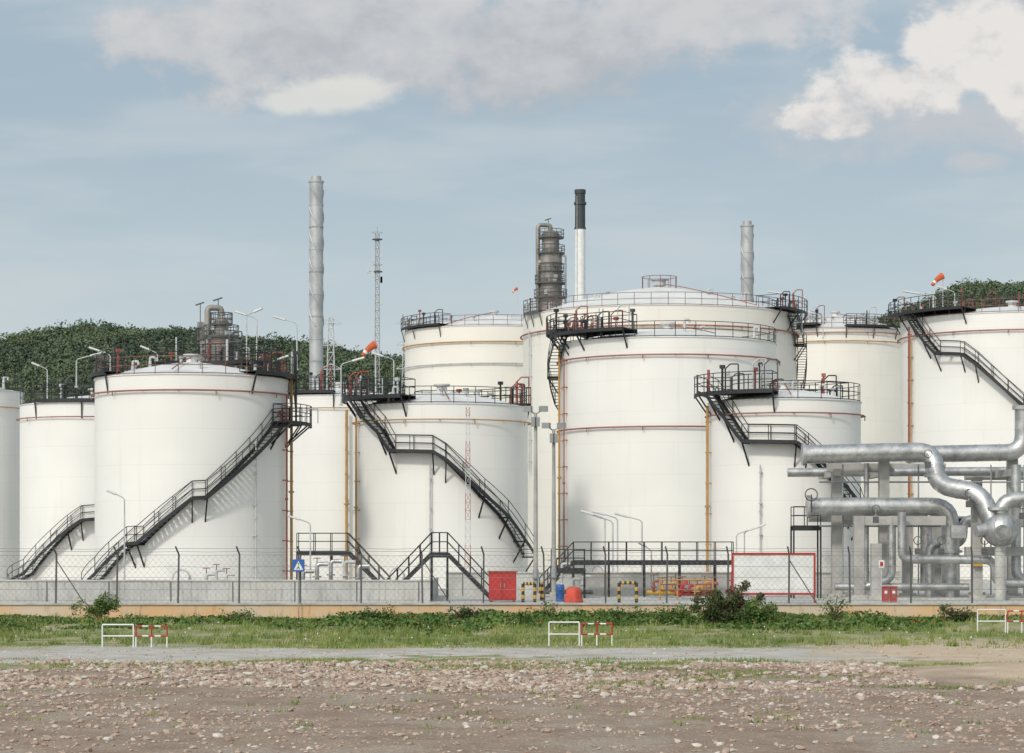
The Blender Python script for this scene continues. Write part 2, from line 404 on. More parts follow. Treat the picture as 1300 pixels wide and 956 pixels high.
for t,px,py in ((T1,230,712),(T3,505,700),(T7,985,700),(T6,760,690)):
    th,z=t.at(px,py,0); b=MB(); p=t.P(th,G+1.0,0); u=(t.P(th,0,1)-t.P(th,0,0))
    n=28; a=Vector((-u.y,u.x,0))
    b.tube([p+u*.12+(a*math.cos(6.283*i/n)+Vector((0,0,1))*math.sin(6.283*i/n))*.5 for i in range(n)],.05,'lgrey',6,closed=True)
    b.cyl(p-u*.02,p+u*.14,.46,'tank',n=28)
    b.obj('manhole_cover',t.e)
# ------------------------------------------------------------ towers
def steel_stack(px0,px1,pyt,D,bands=16,body='stack'):
    b=MB(); x=GX((px0+px1)/2,D); r=(px1-px0)/2*D/F; zt=ZZ(pyt,D); r*=.93
    b.cyl((x,D,G),(x,D,zt),r,body,n=32)
    b.cyl((x,D,zt),(x,D,zt+.25*r),r*1.12,body,n=28); b.cyl((x,D,zt+.25*r),(x,D,zt+.9*r),r*.72,body,n=24)
    for i in range(bands):
        z=G+(zt-G)*(i+1)/(bands+1); b.cyl((x,D,z-.10),(x,D,z+.10),r*1.06,'grey' if i%2==0 else body,n=28)
    L=(zt-G)*.36
    for s in range(3):
        b.tube([(x+r*1.0*math.cos(s*2.094+t*.11),D+r*1.0*math.sin(s*2.094+t*.11),zt-1.2-L*t/100) for t in range(101)],r*.13,body,6)
    b.cyl((x+.2,D+r*1.1,G),(x+.2,D+r*1.1,zt-1),.05,'dgrey',n=5)
    return b.obj('steel_chimney')
steel_stack(392,411,232,380); steel_stack(940,957,288,380,12)
b=MB(); D=360; x=GX(736.5,D)
b.cyl((x,D,G),(x,D,ZZ(290,D)),.86,'white',r2=.80,n=28); b.cyl((x,D,ZZ(290,D)),(x,D,ZZ(243,D)),.80,'charcoal',r2=.76,n=28)
b.cyl((x,D,ZZ(246,D)),(x,D,ZZ(241,D)),.86,'charcoal',n=28); b.cyl((x,D,ZZ(260,D)),(x,D,ZZ(257,D)),.95,'charcoal',n=28)
b.cyl((x,D,ZZ(291,D)),(x,D,ZZ(289,D)),.9,'charcoal',n=28); b.cyl((x-.5,D-.8,G),(x-.5,D-.8,ZZ(250,D)),.04,'lgrey',n=5)
b.obj('painted_chimney')
def column_tower(pxc,D,segs,plats,name,loop=True,mat='column'):
    b=MB(); x=GX(pxc,D)
    for (y0,y1,rp) in segs:
        r=rp*D/F; b.cyl((x,D,ZZ(y1,D)),(x,D,ZZ(y0,D)),r,mat,n=28)
        z=ZZ(y1,D)
        while z<ZZ(y0,D): b.cyl((x,D,z),(x,D,z+.12),r*1.05,mat,n=28); z+=1.3
    y0,_,rp=segs[0]; r=rp*D/F; zt=ZZ(y0,D)
    b.lathe((x,D),[(r,zt),(r*.85,zt+r*.3),(r*.45,zt+r*.5),(.02,zt+r*.55)],mat,28)
    for (py,rp) in plats:
        z=ZZ(py,D); R=rp*D/F
        b.cyl((x,D,z-.1),(x,D,z+.1),R,'dgrey',n=20)
        for hh in (.55,1.1): b.tube([(x+R*math.sin(.314*i),D-R*math.cos(.314*i),z+hh) for i in range(20)],.05,'dgrey',5,closed=True)
        for i in range(14):
            g=6.283*i/14; p=Vector((x+R*math.sin(g),D-R*math.cos(g),z)); b.cyl(p,p+Vector((0,0,1.1)),.04,'dgrey',n=5)
    if loop:
        R=segs[-1][2]*D/F
        b.pipe([(x,D,zt+.5),(x,D,zt+1.3),(x-R*1.12,D-.4,zt+1.3),(x-R*1.12,D-.4,G)],.30,mat,n=12)
        b.pipe([(x+R*.9,D-.8,zt-3),(x+R*1.3,D-.8,zt-3),(x+R*1.3,D-.8,G)],.14,'grey',n=8)
    for i in range(14):
        z=random.uniform(ZZ(segs[-1][1],D),zt); g=random.uniform(-1.5,1.5); R=segs[-1][2]*D/F
        b.box((x+R*math.sin(g),D-R*math.cos(g),z),(.5,.5,.6),random.choice(['dgrey','lgrey','column']),g)
    b.cyl((x-.3,D,zt),(x-.3,D,zt+2.2),.05,'dgrey',n=5); b.beam((x-.8,D,zt+2.0),(x+.1,D,zt+2.3),.06,.15,'dgrey')
    return b.obj(name)
column_tower(699,330,[(298,322,11),(322,560,14.5)],[(302,17),(322,18),(345,17),(360,20),(378,21)],'distillation_column')
column_tower(281,230,[(408,428,9),(428,560,15)],[(412,14),(428,22),(452,24)],'distillation_column')
column_tower(258,245,[(412,560,4)],[(430,8)],'distillation_column',loop=False)
def lattice(b,x,y,z0,z1,w0,w1,k,step,t=.05,alt=None):
    n=max(2,int((z1-z0)/step))
    def c(i,s):
        f=i/n; w=(w0+(w1-w0)*f)/2; return Vector((x+s[0]*w,y+s[1]*w,z0+(z1-z0)*f))
    S=[(-1,-1),(1,-1),(1,1),(-1,1)]
    for i in range(n):
        kk=k if not alt else (k if (i//3)%2 else alt)
        for j in range(4):
            b.beam(c(i,S[j]),c(i+1,S[j]),t,t,kk); b.beam(c(i,S[j]),c(i,S[(j+1)%4]),t*.7,t*.7,kk)
            b.beam(c(i,S[j]),c(i+1,S[(j+1)%4]),t*.7,t*.7,kk)
b=MB(); D=340; x=GX(479,D); lattice(b,x,D,G,ZZ(296,D),.85,.5,'grey',1.1,.09)
b.cyl((x,D,ZZ(296,D)),(x,D,ZZ(288,D)),.04,'grey',n=5)
for py in (304,345):
    b.cyl((x,D,ZZ(py,D)-.06),(x,D,ZZ(py,D)+.06),.75,'dgrey',n=14)
    b.tube([(x+.75*math.sin(.63*i),D-.75*math.cos(.63*i),ZZ(py,D)+1) for i in range(10)],.03,'grey',4,closed=True)
b.beam((x-1.3,D,ZZ(345,D)),(x+.4,D,ZZ(343,D)),.08,.08,'grey'); b.box((x-1.3,D,ZZ(344,D)),(.3,.3,.7),'lgrey')
for i in range(6): b.box((x+random.choice([-.6,.6]),D-.4,ZZ(random.uniform(300,420),D)),(.3,.25,.9),'lgrey')
b.obj('lattice_mast')
for px,pyt,D in ((420,402,800),(515,402,900)):
    b=MB(); x=GX(px,D); zt=ZZ(pyt,D); lattice(b,x,D,0,zt,6,1.4,'lgrey',4,.24)
    for f in (.78,.88,.97):
        b.beam((x-3.6,D,zt*f),(x+3.6,D,zt*f),.35,.35,'lgrey')
        for s in(-1,1): b.beam((x+s*3.6,D,zt*f),(x,D,zt*f+2),.22,.22,'lgrey')
    b.obj('electricity_pylon')
b=MB(); D=137; x=GX(594,D); lattice(b,x,D,G,ZZ(517,D),.36,.2,'dred',.5,.026,alt='lgrey'); b.cyl((x,D,ZZ(517,D)),(x,D,ZZ(500,D)),.02,'lgrey',n=5); b.obj('radio_mast')
def windsock(px,py,D,zb,s=1.,dx=-1):
    b=MB(); x=GX(px,D); z=ZZ(py,D); b.cyl((x,D,zb),(x,D,z+.2*s),.05*s,'lgrey',n=6)
    d=Vector((dx*.8,-.1,-.35)).normalized(); p=Vector((x,D,z))
    N=7
    for i in range(N):
        r0=.42*s*(1-i*.075); r1=.42*s*(1-(i+1)*.075); q0=p+d*i*.2*s+Vector((0,0,-.012*i*i*s)); q1=p+d*(i+1)*.2*s+Vector((0,0,-.012*(i+1)**2*s))
        b.cyl(q0,q1,r0,'orange' if i not in(5,) else 'white',r2=r1,n=14,caps=False)
    b.obj('windsock')
windsock(477,437,185,T3.zt,.8); windsock(1197,350,200,T9.zt,.72); windsock(657,366,250,T4.zt,.4)
# ------------------------------------------------------------ flood lamps
def lamp(px,pyb,pyt,D,dx=1,ln=1.4,zb=None,k='lgrey'):
    x=GX(px,D); z1=ZZ(pyt,D); z0=ZZ(pyb,D) if zb is None else zb; b=MB()
    b.cyl((x,D,z0),(x,D,z1),.055,k,r2=.04,n=8); b.cyl((x,D,z0),(x,D,z0+.12),.12,k,n=8)
    q=Vector((x+dx*ln*.55,D-.2,z1+.32)); b.tube([(x,D,z1-.02),(x+dx*.12,D-.03,z1+.12),q],.035,k,6)
    e=q+Vector((dx*ln*.55,-.15,.22)); b.beam(q,e,.26,.1,'white'); b.beam(q+Vector((0,0,-.06)),e+Vector((0,0,-.06)),.2,.03,'lgrey')
    b.obj('flood_lamp')
for a in [(97,492,458,158,1,1.8),(140,480,452,152,-1,1.2),(326,484,406,160,-1,1.3),(313,484,402,162,1,1.0),(377,470,412,165,-1,1.5),
          (433,515,464,165,1,1.5),(340,485,463,148,1,1.2),(500,516,458,166,-1,1.4),(908,446,455,168,1,1.6),(1018,425,378,210,-1,2.8),
          (1045,430,402,240,-1,1.8),(1188,410,378,200,-1,2.6),(1212,410,372,205,-1,1.4),(60,517,470,176,-1,1.0),(200,484,450,158,-1,1.0)]:
    lamp(*a)
for a in [(158,750,634,139,-1,.9),(394,720,666,142,-1,1.2),(768,715,660,141,-1,1.3),(784,715,660,141.5,-1,1.4),(778,715,664,143,-1,1.2),(815,715,663,141,-1,1.5),(935,715,680,141,1,1.2),(945,715,677,141,1,1.1),(827,720,700,139,-1,.7)]:
    lamp(a[0],a[1],a[2],a[3],a[4],a[5],zb=G)
for px,pyt,D in ((680,524,128),(703,545,131)):
    b=MB(); x=GX(px,D); z=ZZ(pyt,D); b.cyl((x,D,G),(x,D,z),.14,'conc3',r2=.09,n=12); b.box((x,D,G+.2),(.45,.45,.4),'conc')
    for s in (-1,1):
        b.beam((x,D,z-.1),(x+s*.35,D-.1,z+.15),.06,.06,'grey'); b.box((x+s*.42,D-.2,z+.2),(.42,.35,.3),'grey',.3*s); b.box((x+s*.1,D-.2,z-.5),(.25,.3,.5),'grey')
    b.cyl((x,D-.15,G+1.2),(x,D-.15,G+1.7),.16,'grey',n=8)
    b.obj('floodlight_post')
# ------------------------------------------------------------ walls, fence
b=MB(); b.box((0,119.15,.47),(400,.3,.88),'tan')
b.box((0,119.13,.95),(400,.42,.08),'conc')
b.obj('retaining_wall')
xe=GX(546,126)
b=MB(); b.box((xe/2-60,126,G+.53),(xe+120,.3,1.12),'bund'); b.box((xe/2-60,125.99,G+1.13),(xe+120,.4,.08),'conc2')
for i in range(34): b.box((xe-.6-i*3.3,125.83,G+.52),(.05,.02,1.06),'dgrey')
b.box((xe-.15,133.2,G+.53),(.3,14,1.12),'bund')
b.obj('bund_wall')
x0,x1=GX(566,140),GX(1062,140)
b=MB(); b.box(((x0+x1)/2,140,G+.66),(x1-x0,.3,1.36),'conc2'); b.box(((x0+x1)/2,139.98,G+1.38),(x1-x0,.42,.08),'conc2')
i=x0+1
while i<x1: b.box((i,139.84,G+.65),(.05,.02,1.3),'dgrey'); i+=4.2
b.obj('bund_wall')
b=MB(); xs=np.arange(-61.6,62,3.08)+(GX(75,120)%3.08)
for i,x in enumerate(xs):
    tilt=random.uniform(-.06,.06)
    b.beam((x,119.15,.99),(x+tilt,119.15,3.45),.085,.085,'dgrey'); b.beam((x+tilt,119.15,3.45),(x+tilt-.12,118.8,3.85),.06,.06,'dgrey')
    if i%6==0: b.beam((x,119.15,3.2),(x+1.4,119.25,1.0),.05,.05,'dgrey')
for z,y in ((1.15,119.15),(1.7,119.15),(2.3,119.15),(2.85,119.15),(3.42,119.15),(3.6,119.0),(3.75,118.86)):
    for x in xs[:-1]: b.tube([(x,y,z),(x+1.54,y,z-random.uniform(.0,.05)),(x+3.08,y,z)],.013,'cable',4,caps=False)
x=-60.
while x<60:
    for j in range(4):
        f0,f1=j/4,(j+1)/4
        b.beam((x+2.2*f0,119.15,1.02+2.38*f0),(x+2.2*f1,119.15,1.02+2.38*f1),.007,.007,'cable')
        b.beam((x+2.2-2.2*f0,119.16,1.02+2.38*f0),(x+2.2-2.2*f1,119.16,1.02+2.38*f1),.007,.007,'cable')
    x+=.3
b.obj('wire_fence')
# ------------------------------------------------------------ low level steelwork
def walkway(name,px0,px1,py,D,depth=1.0,k='black',legs=True,stairL=False,stairR=False,h=1.1):
    b=MB(); xa,xb=GX(px0,D),GX(px1,D); z=ZZ(py,D)
    b.box(((xa+xb)/2,D,z),(xb-xa,depth,.08),k)
    for y in (D-depth/2,D+depth/2):
        b.beam((xa,y,z-.12),(xb,y,z-.12),.06,.26,k)
        for hh in (h,h*.55): b.tube([(xa,y,z+hh),(xb,y,z+hh)],.028,k,5)
        n=max(2,int((xb-xa)/1.0))
        for i in range(n+1):
            x=xa+(xb-xa)*i/n; b.cyl((x,y,z),(x,y,z+h),.028,k,n=5)
            if legs and i%2==0: b.cyl((x,y,G),(x,y,z),.05,k,n=6)
    for on,x,s in ((stairL,xa,-1),(stairR,xb,1)):
        if not on: continue
        run=(z-G)*.95
        for y in (D-depth/2,D+depth/2):
            b.beam((x,y,z-.05),(x+s*run,y,G+.05),.05,.22,k)
            for hh in (h,h*.55): b.tube([(x,y,z+hh),(x+s*run,y,G+hh)],.028,k,5)
            for j in range(4):
                f=(j+1)/4; b.cyl((x+s*run*f,y,z-(z-G)*f),(x+s*run*f,y,z-(z-G)*f+h),.028,k,n=5)
        n=max(3,int((z-G)/.2))
        for j in range(n):
            f=(j+.5)/n; b.box((x+s*run*f,D,z-(z-G)*f),(.26,depth-.06,.035),k)
    return b.obj(name)
walkway('access_platform',378,442,700,143,1.2,stairR=True)
walkway('access_platform',548,568,702,127.5,.9,stairL=True,stairR=True)
walkway('pipe_walkway',728,930,712,137.5,1.0,stairL=True)
walkway('access_platform',1006,1040,668,134,1.3,legs=True)
walkway('access_platform',700,742,722,134,1.0)
def valve_set(name,px,py,D,mats,n=6,sp=.7,h=(.6,1.6)):
    b=MB(); x=GX(px,D)
    for i in range(n):
        k=random.choice(mats); hh=random.uniform(*h); xx=x+i*sp; r=random.uniform(.06,.14)
        b.pipe([(xx,D+1.5,G+.4),(xx,D,G+.4),(xx,D,G+hh),(xx+sp*.8,D,G+hh)],r,k,n=8)
        b.cyl((xx,D,G+hh*.6),(xx,D,G+hh*.6+.08),r*2.1,k,n=12); b.cyl((xx,D,G+hh),(xx,D,G+hh+.35),.03,'dgrey',n=5)
        p=Vector((xx,D-.05,G+hh+.35)); b.tube([p+Vector((math.cos(.6283*j),math.sin(.6283*j),0))*.2 for j in range(10)],.025,'dred',5,closed=True)
    b.pipe([(x-.4,D+.2,G+.3),(x+n*sp,D+.2,G+.3)],.12,mats[0],n=10); return b.obj(name)
valve_set('pipe_manifold',385,740,137,['lgrey','silver','silver'],5,.8,(1.2,2.2))
valve_set('pipe_manifold',262,735,140,['lgrey'],3,.6,(1.1,1.6))
valve_set('fire_water_manifold',866,740,132,['red','dred','mustard'],5,.42,(.6,1.1))
valve_set('pipe_manifold',700,740,136,['dgrey','black','lgrey'],4,.6,(1.0,2.0))
valve_set('pipe_manifold',930,740,137,['red','dred'],4,.9,(1.2,1.6))
valve_set('pipe_manifold',830,740,135,['yellow','dred','mustard'],3,.5,(.7,1.2))
b=MB()
for z in (.55,.85,1.1): b.tube([(GX(838,130),130,G+z),(GX(905,130),130,G+z)],.045,'dred' if z<1 else 'mustard',6)
for px in (838,860,882,905): b.cyl((GX(px,130),130,G),(GX(px,130),130,G+1.2),.05,'mustard',n=6)
b.obj('pipe_guard_rail')
b=MB(); D=125; x=GX(638,D); b.box((x,D,G+.83),(1.45,.7,1.5),'red'); b.box((x,D,G+1.61),(1.6,.85,.08),'dred')
for s in(-1,1):
    b.box((x+s*.36,D-.37,G+.85),(.66,.04,1.36),'red'); b.box((x+s*.1,D-.4,G+.9),(.04,.04,.2),'grey')
    b.box((x+s*.6,D,G+.05),(.12,.6,.1),'dgrey')
b.obj('fire_hose_cabinet')
def portal(px0,px1,py,D):
    b=MB(); xa,xb=GX(px0,D),GX(px1,D); z=ZZ(py,D); h=z-G; n=5
    for x in (xa,xb):
        for i in range(n): b.cyl((x,D,G+h*i/n),(x,D,G+h*(i+1)/n),.085,'yellow' if i%2 else 'black',n=10,caps=(i==n-1))
    m=7
    for i in range(m): b.cyl((xa+(xb-xa)*i/m,D,z),(xa+(xb-xa)*(i+1)/m,D,z),.085,'yellow' if i%2 else 'black',n=10)
    b.obj('crash_barrier')
portal(786,808,740,124); portal(664,679,741,124.5); portal(686,690,741,128)
b=MB(); D=124; x=GX(728,D)
prof=[(.46,0),(.47,.1),(.40,.45),(.36,.74),(.30,.80),(.03,.83)]; n=24; vs=[]
for j,(r,z) in enumerate(prof):
    for i in range(n):
        g=6.2832*i/n; rr=r*(1+(.10*math.sin(5*g+1)+.06*math.sin(9*g))*(1-j/5)); vs.append((x+rr*math.sin(g),D-rr*math.cos(g),G+z+.01*math.sin(3*g)))
b.add(vs,[(i*n+j,i*n+(j+1)%n,(i+1)*n+(j+1)%n,(i+1)*n+j) for i in range(5) for j in range(n)],'tarp',True); b.obj('tarpaulin_cover')
b=MB(); D=126; x=GX(711,D); b.lathe((x,D),[(.22,G),(.24,G+.05),(.22,G+.3),(.24,G+.32),(.22,G+.6),(.24,G+.62),(.22,G+.88),(.19,G+.92),(.02,G+.93)],'blue',20); b.cyl((x+.1,D,G+.9),(x+.1,D,G+1.0),.05,'white',n=8); b.obj('blue_drum')
b=MB(); D=121.5; xa,xb=GX(930,D),GX(1034,D); z0,z1=ZZ(754,D),ZZ(703,D); w=.10
b.box(((xa+xb)/2,D,(z0+z1)/2),(xb-xa,.05,z1-z0),'white')
for x in(xa,xb): b.box((x,D-.01,(z0+z1)/2),(w,.12,z1-z0+w),'red'); b.beam((x,D+.05,G),(x,D+.05,z0),.08,.08,'red')
for z in(z0,z1): b.box(((xa+xb)/2,D-.01,z),(xb-xa-w-.004,.12,w),'red')
b.obj('notice_board')
b=MB(); D=118.7; x=GX(379,D); z=ZZ(718,D); b.cyl((x,D,.2),(x,D,z+.3),.03,'grey',n=8); b.box((x,D-.05,z),(.62,.02,.62),'blue')
b.add([(x-.24,D-.064,z-.22),(x+.24,D-.064,z-.22),(x,D-.064,z+.23)],[(0,1,2)],'white')
b.cyl((x+.01,D-.075,z+.1),(x+.01,D-.066,z+.1),.035,'black',n=10); b.beam((x+.01,D-.07,z+.06),(x-.01,D-.07,z-.06),.008,.05,'black'); b.beam((x-.01,D-.07,z-.06),(x-.08,D-.07,z-.18),.008,.035,'black'); b.beam((x-.01,D-.07,z-.06),(x+.07,D-.07,z-.18),.008,.035,'black')
b.obj('pedestrian_crossing_sign')
b=MB(); D=124; x=GX(1119,D); b.cyl((x,D,G),(x,D,ZZ(712,D)),.03,'lgrey',n=8); b.box((x,D-.04,ZZ(716,D)),(.3,.02,.4),'white'); b.box((x,D-.055,ZZ(716,D)),(.16,.012,.22),'red'); b.obj('fire_point_sign')
for i in range(2):
    b=MB(); x=GX(1124+i*10,D); b.box((x,D,G+.42),(.34,.3,.75),'red'); b.box((x,D-.16,G+.45),(.24,.02,.5),'dred'); b.box((x,D,G+.83),(.4,.36,.05),'red'); b.box((x,D-.175,G+.55),(.14,.012,.14),'white'); b.obj('fire_extinguisher_box')
def rw_barrier(px0,px1,D,pyt,z0=0.):
    b=MB(); xa,xb=GX(px0,D),GX(px1,D); z=ZZ(pyt,D); L=xb-xa; r=.03; zm=z0+(z-z0)*.5; zr=z-.06
    for f,zz in ((0,z),(.48,z),(.52,zr),(.76,zr),(1,zr)):
        x=xa+L*f; b.cyl((x,D,z0-.1),(x,D,(z0+zz)/2),r,'white',n=8); b.cyl((x,D,(z0+zz)/2),(x,D,zz),r,'white' if f<.5 else 'red',n=8)
    b.cyl((xa,D,z),(xa+.48*L,D,z),r,'white',n=8); b.cyl((xa,D,zm),(xa+.48*L,D,zm),r,'white',n=8)
    for i in range(5):
        k='red' if i%2==0 else 'white'; a=xa+L*(.52+.096*i); c=xa+L*(.52+.096*(i+1))
        b.cyl((a,D,zr),(c,D,zr),r,k,n=8); b.cyl((a,D,zm),(c,D,zm),r,k,n=8)
    b.obj('road_barrier')
rw_barrier(130,212,91,793); rw_barrier(697,777,92,790); rw_barrier(1241,1315,103,774,.1)
# ------------------------------------------------------------ pipe rack
def Q(px,py,D=131): return W(px,py,D)
rack=empty('pipe_rack',(GX(1170,132),132,G))
b=MB()
for px,pyt,D in ((1062,588,134),(1062,588,139),(1090,655,131),(1122,582,133.2),(1122,582,139),(1152,655,136),(1188,640,136),(1240,640,130.5),(1240,600,139),(1285,575,136),(1285,575,142),(1330,575,134),(1112,690,129.5)):
    x=GX(px,D); z=ZZ(pyt,D); b.box((x,D,(G+z)/2),(.56,.56,z-G),'conc3'); b.box((x,D,G+.12),(.85,.85,.24),'conc')
for (pa,pb,py,D) in ((1050,1135,594,134),(1050,1200,594,139),(1085,1200,661,131),(1060,1240,661,136),(1225,1335,604,139),(1210,1300,664,136),(1225,1335,700,130.5)):
    xa,xb=GX(pa,D),GX(pb,D); b.box(((xa+xb)/2,D-.003,ZZ(py,D)),(xb-xa,.46,.5),'conc3')
for px in (1062,1122,1285):
    b.box((GX(px,134),137,ZZ(600,134)),(.38,7,.4),'conc3')
b.box((GX(1190,134),134,G+.03),(13,9,.16),'conc')
b.obj('concrete_frame',rack)
b=MB(); s='silver'
b.pipe([Q(1020,577,132),Q(1186,573,132),Q(1188,616,131),Q(1246,626,129.5),Q(1262,668,129)],.52,s,24,1.1,1.6)
b.pipe([Q(1150,577,135),Q(1299,574,135),Q(1299,516,135)],.48,s,24,1.0,1.6)
b.cyl(Q(1299,520,135),Q(1299,515,135),.62,s,n=24)
b.pipe([Q(1000,600,138),Q(1340,598,138)],.26,s,18,.6,1.6)
b.pipe([Q(1026,643,132),Q(1206,643,132),Q(1207,725,132),Q(1207,760,132)],.50,s,24,1.0,1.4)
b.pipe([Q(1026,655,136),Q(1176,655,136),Q(1176,750,136)],.36,s,20,.8,1.4)
b.pipe([Q(1270,668,129),Q(1272,636,129),Q(1330,630,129)],.42,s,22,.8,1.4)
b.pipe([Q(1132,655,131),Q(1132,735,131),Q(1100,745,131)],.24,s,16,.5,1.2)
b.pipe([Q(1145,650,130),Q(1145,710,130),Q(1262,711,130),Q(1264,740,130),Q(1330,742,130)],.24,s,16,.5,1.2)
b.pipe([Q(1100,588,133.5),Q(1100,745,133.5)],.14,s,14,.5,1.2)
b.pipe([Q(1290,590,131),Q(1290,735,131),Q(1330,745,131)],.28,s,16,.6,1.2)
b.pipe([Q(1060,745,131),Q(1230,745,131)],.20,s,16,.5,1.2)
b.pipe([Q(1250,660,133),Q(1222,660,133),Q(1222,690,133),Q(1180,690,133),Q(1180,760,133)],.28,s,18,.6,1.2)
for px,py,D in ((1020,577,132),(1026,643,132),(1266,646,129),(1188,604,131.3),(1207,700,132)):
    p=Q(px,py,D)
    ax=Vector((1,0,0)) if px<1100 else Vector((0,0,1)); b.cyl(p-ax*.08,p+ax*.08,.64,s,n=24)
b.obj('insulated_pipes',rack)
b=MB(); p=Q(1270,672,129); R=1.0; nv=16
prof=[(max(.01,R*math.cos(-math.pi/2+math.pi*j/nv)),p.z+R*.95*math.sin(-math.pi/2+math.pi*j/nv)) for j in range(nv+1)]
b.lathe((p.x,p.y),prof,s,32)
for j in range(12):
    g=math.pi*j/6; u=Vector((math.cos(g),math.sin(g),0))
    b.tube([p+u*math.cos(t*.2618)*R*1.01+Vector((0,0,1))*math.sin(t*.2618)*R*.96 for t in range(-6,7)],.016,'grey',4)
b.cyl(p+Vector((-.1,-.85,-.1)),p+Vector((-.15,-1.2,-.15)),.3,s,n=22); b.cyl(p+Vector((-.15,-1.18,-.15)),p+Vector((-.17,-1.3,-.17)),.40,s,n=22)
b.cyl(p+Vector((-.8,-.2,0)),p+Vector((-1.4,-.3,-.1)),.36,s,n=22); b.cyl((p.x,p.y,G),(p.x,p.y,p.z-.8),.3,'conc2',n=14)
b.obj('strainer_vessel',rack)
b=MB()
for px,py,D in ((1178,590,131),(1230,640,130),(1112,660,130.5),(1165,700,130),(1298,655,129),(1195,700,131),(1250,700,130)):
    p=Q(px,py,D-.6); b.box(p,(.3,.25,.35),'dgrey'); b.cyl(p,p+Vector((0,0,.6)),.04,'grey',n=6); q=p+Vector((0,-.05,.6)); b.tube([q+Vector((math.cos(.6283*j)*.22,0,math.sin(.6283*j)*.22)) for j in range(10)],.025,'dgrey',5,closed=True)
for py in (612,668): b.tube([Q(1040,py,133.2),Q(1320,py,133.2)],.05,'grey',6)
for px in (1070,1166,1258,1300): b.tube([Q(px,590,133),Q(px,755,133)],.04,'grey',6)
p=Q(1030,628,131); b.tube([p+Vector((math.cos(.4189*j)*.34,0,math.sin(.4189*j)*.34)) for j in range(15)],.035,'dgrey',5,closed=True); b.cyl(p,Q(1030,650,131.5),.04,'dgrey',n=6)
b.box(Q(1240,716,130.2)+Vector((0,-.3,0)),(.55,.03,.22),'yellow'); b.box(Q(1216,675,130),(.8,.5,.7),'silver')
b.obj('instruments',rack)
b=MB()
for i in range(5): b.tube([(-60,134+i*.4,G+.4+.1*i),(x0-1,134+i*.4,G+.4+.1*i)],.1,['lgrey','silver','mustard','lgrey','dred'][i],8)
b.obj('ground_pipeline')
# ------------------------------------------------------------ ground
def gz(x,y):
    x=np.asarray(x,float);y=np.asarray(y,float)
    n=.5*np.sin(x*.31+1.3*np.sin(y*.17))+.5*np.sin(y*.43+x*.12)+.3*np.sin(x*1.1+y*.9)+.25*np.sin(x*2.3-y*1.9)
    fine=.5*np.sin(x*5.1+y*3.3)+.5*np.sin(y*6.7-x*4.1)
    rub=np.clip((79-y)/3,0,1); t=np.clip((y-94)/23,0,1); bank=t*t*(3-2*t)*.24
    z=n*(.02+.045*rub)+fine*.02*rub+bank+n*.04*t
    z=z+.35*np.exp(-((x-17)/5)**2-((y-72)/4)**2)+.35*np.exp(-((x-23)/3)**2-((y-108)/3)**2)
    edge=np.clip((118.9-y)/2,0,1); z=np.where(y>115,z*edge+.22*(1-edge),z)
    return np.where(y>119.15,G,z)
xs=np.concatenate([[-6000,-2500,-1000,-400,-150,-80],np.arange(-48,48.1,.32),[80,150,400,1000,2500,6000]])
ys=np.concatenate([[-600,-100,0,15],np.arange(25,119.1,.3),[119.14,119.16,124,130,160,220,400,900,2500,6000]])
XX,YY=np.meshgrid(xs,ys); Zg=gz(XX,YY); nx,ny=len(xs),len(ys)
me=bpy.data.meshes.new('ground'); V=np.stack([XX,YY,Zg],-1).reshape(-1,3)
idx=np.arange(nx*ny).reshape(ny,nx); Fq=np.stack([idx[:-1,:-1],idx[:-1,1:],idx[1:,1:],idx[1:,:-1]],-1).reshape(-1,4)
me.from_pydata(V.tolist(),[],Fq.tolist()); me.polygons.foreach_set('use_smooth',[True]*len(Fq))
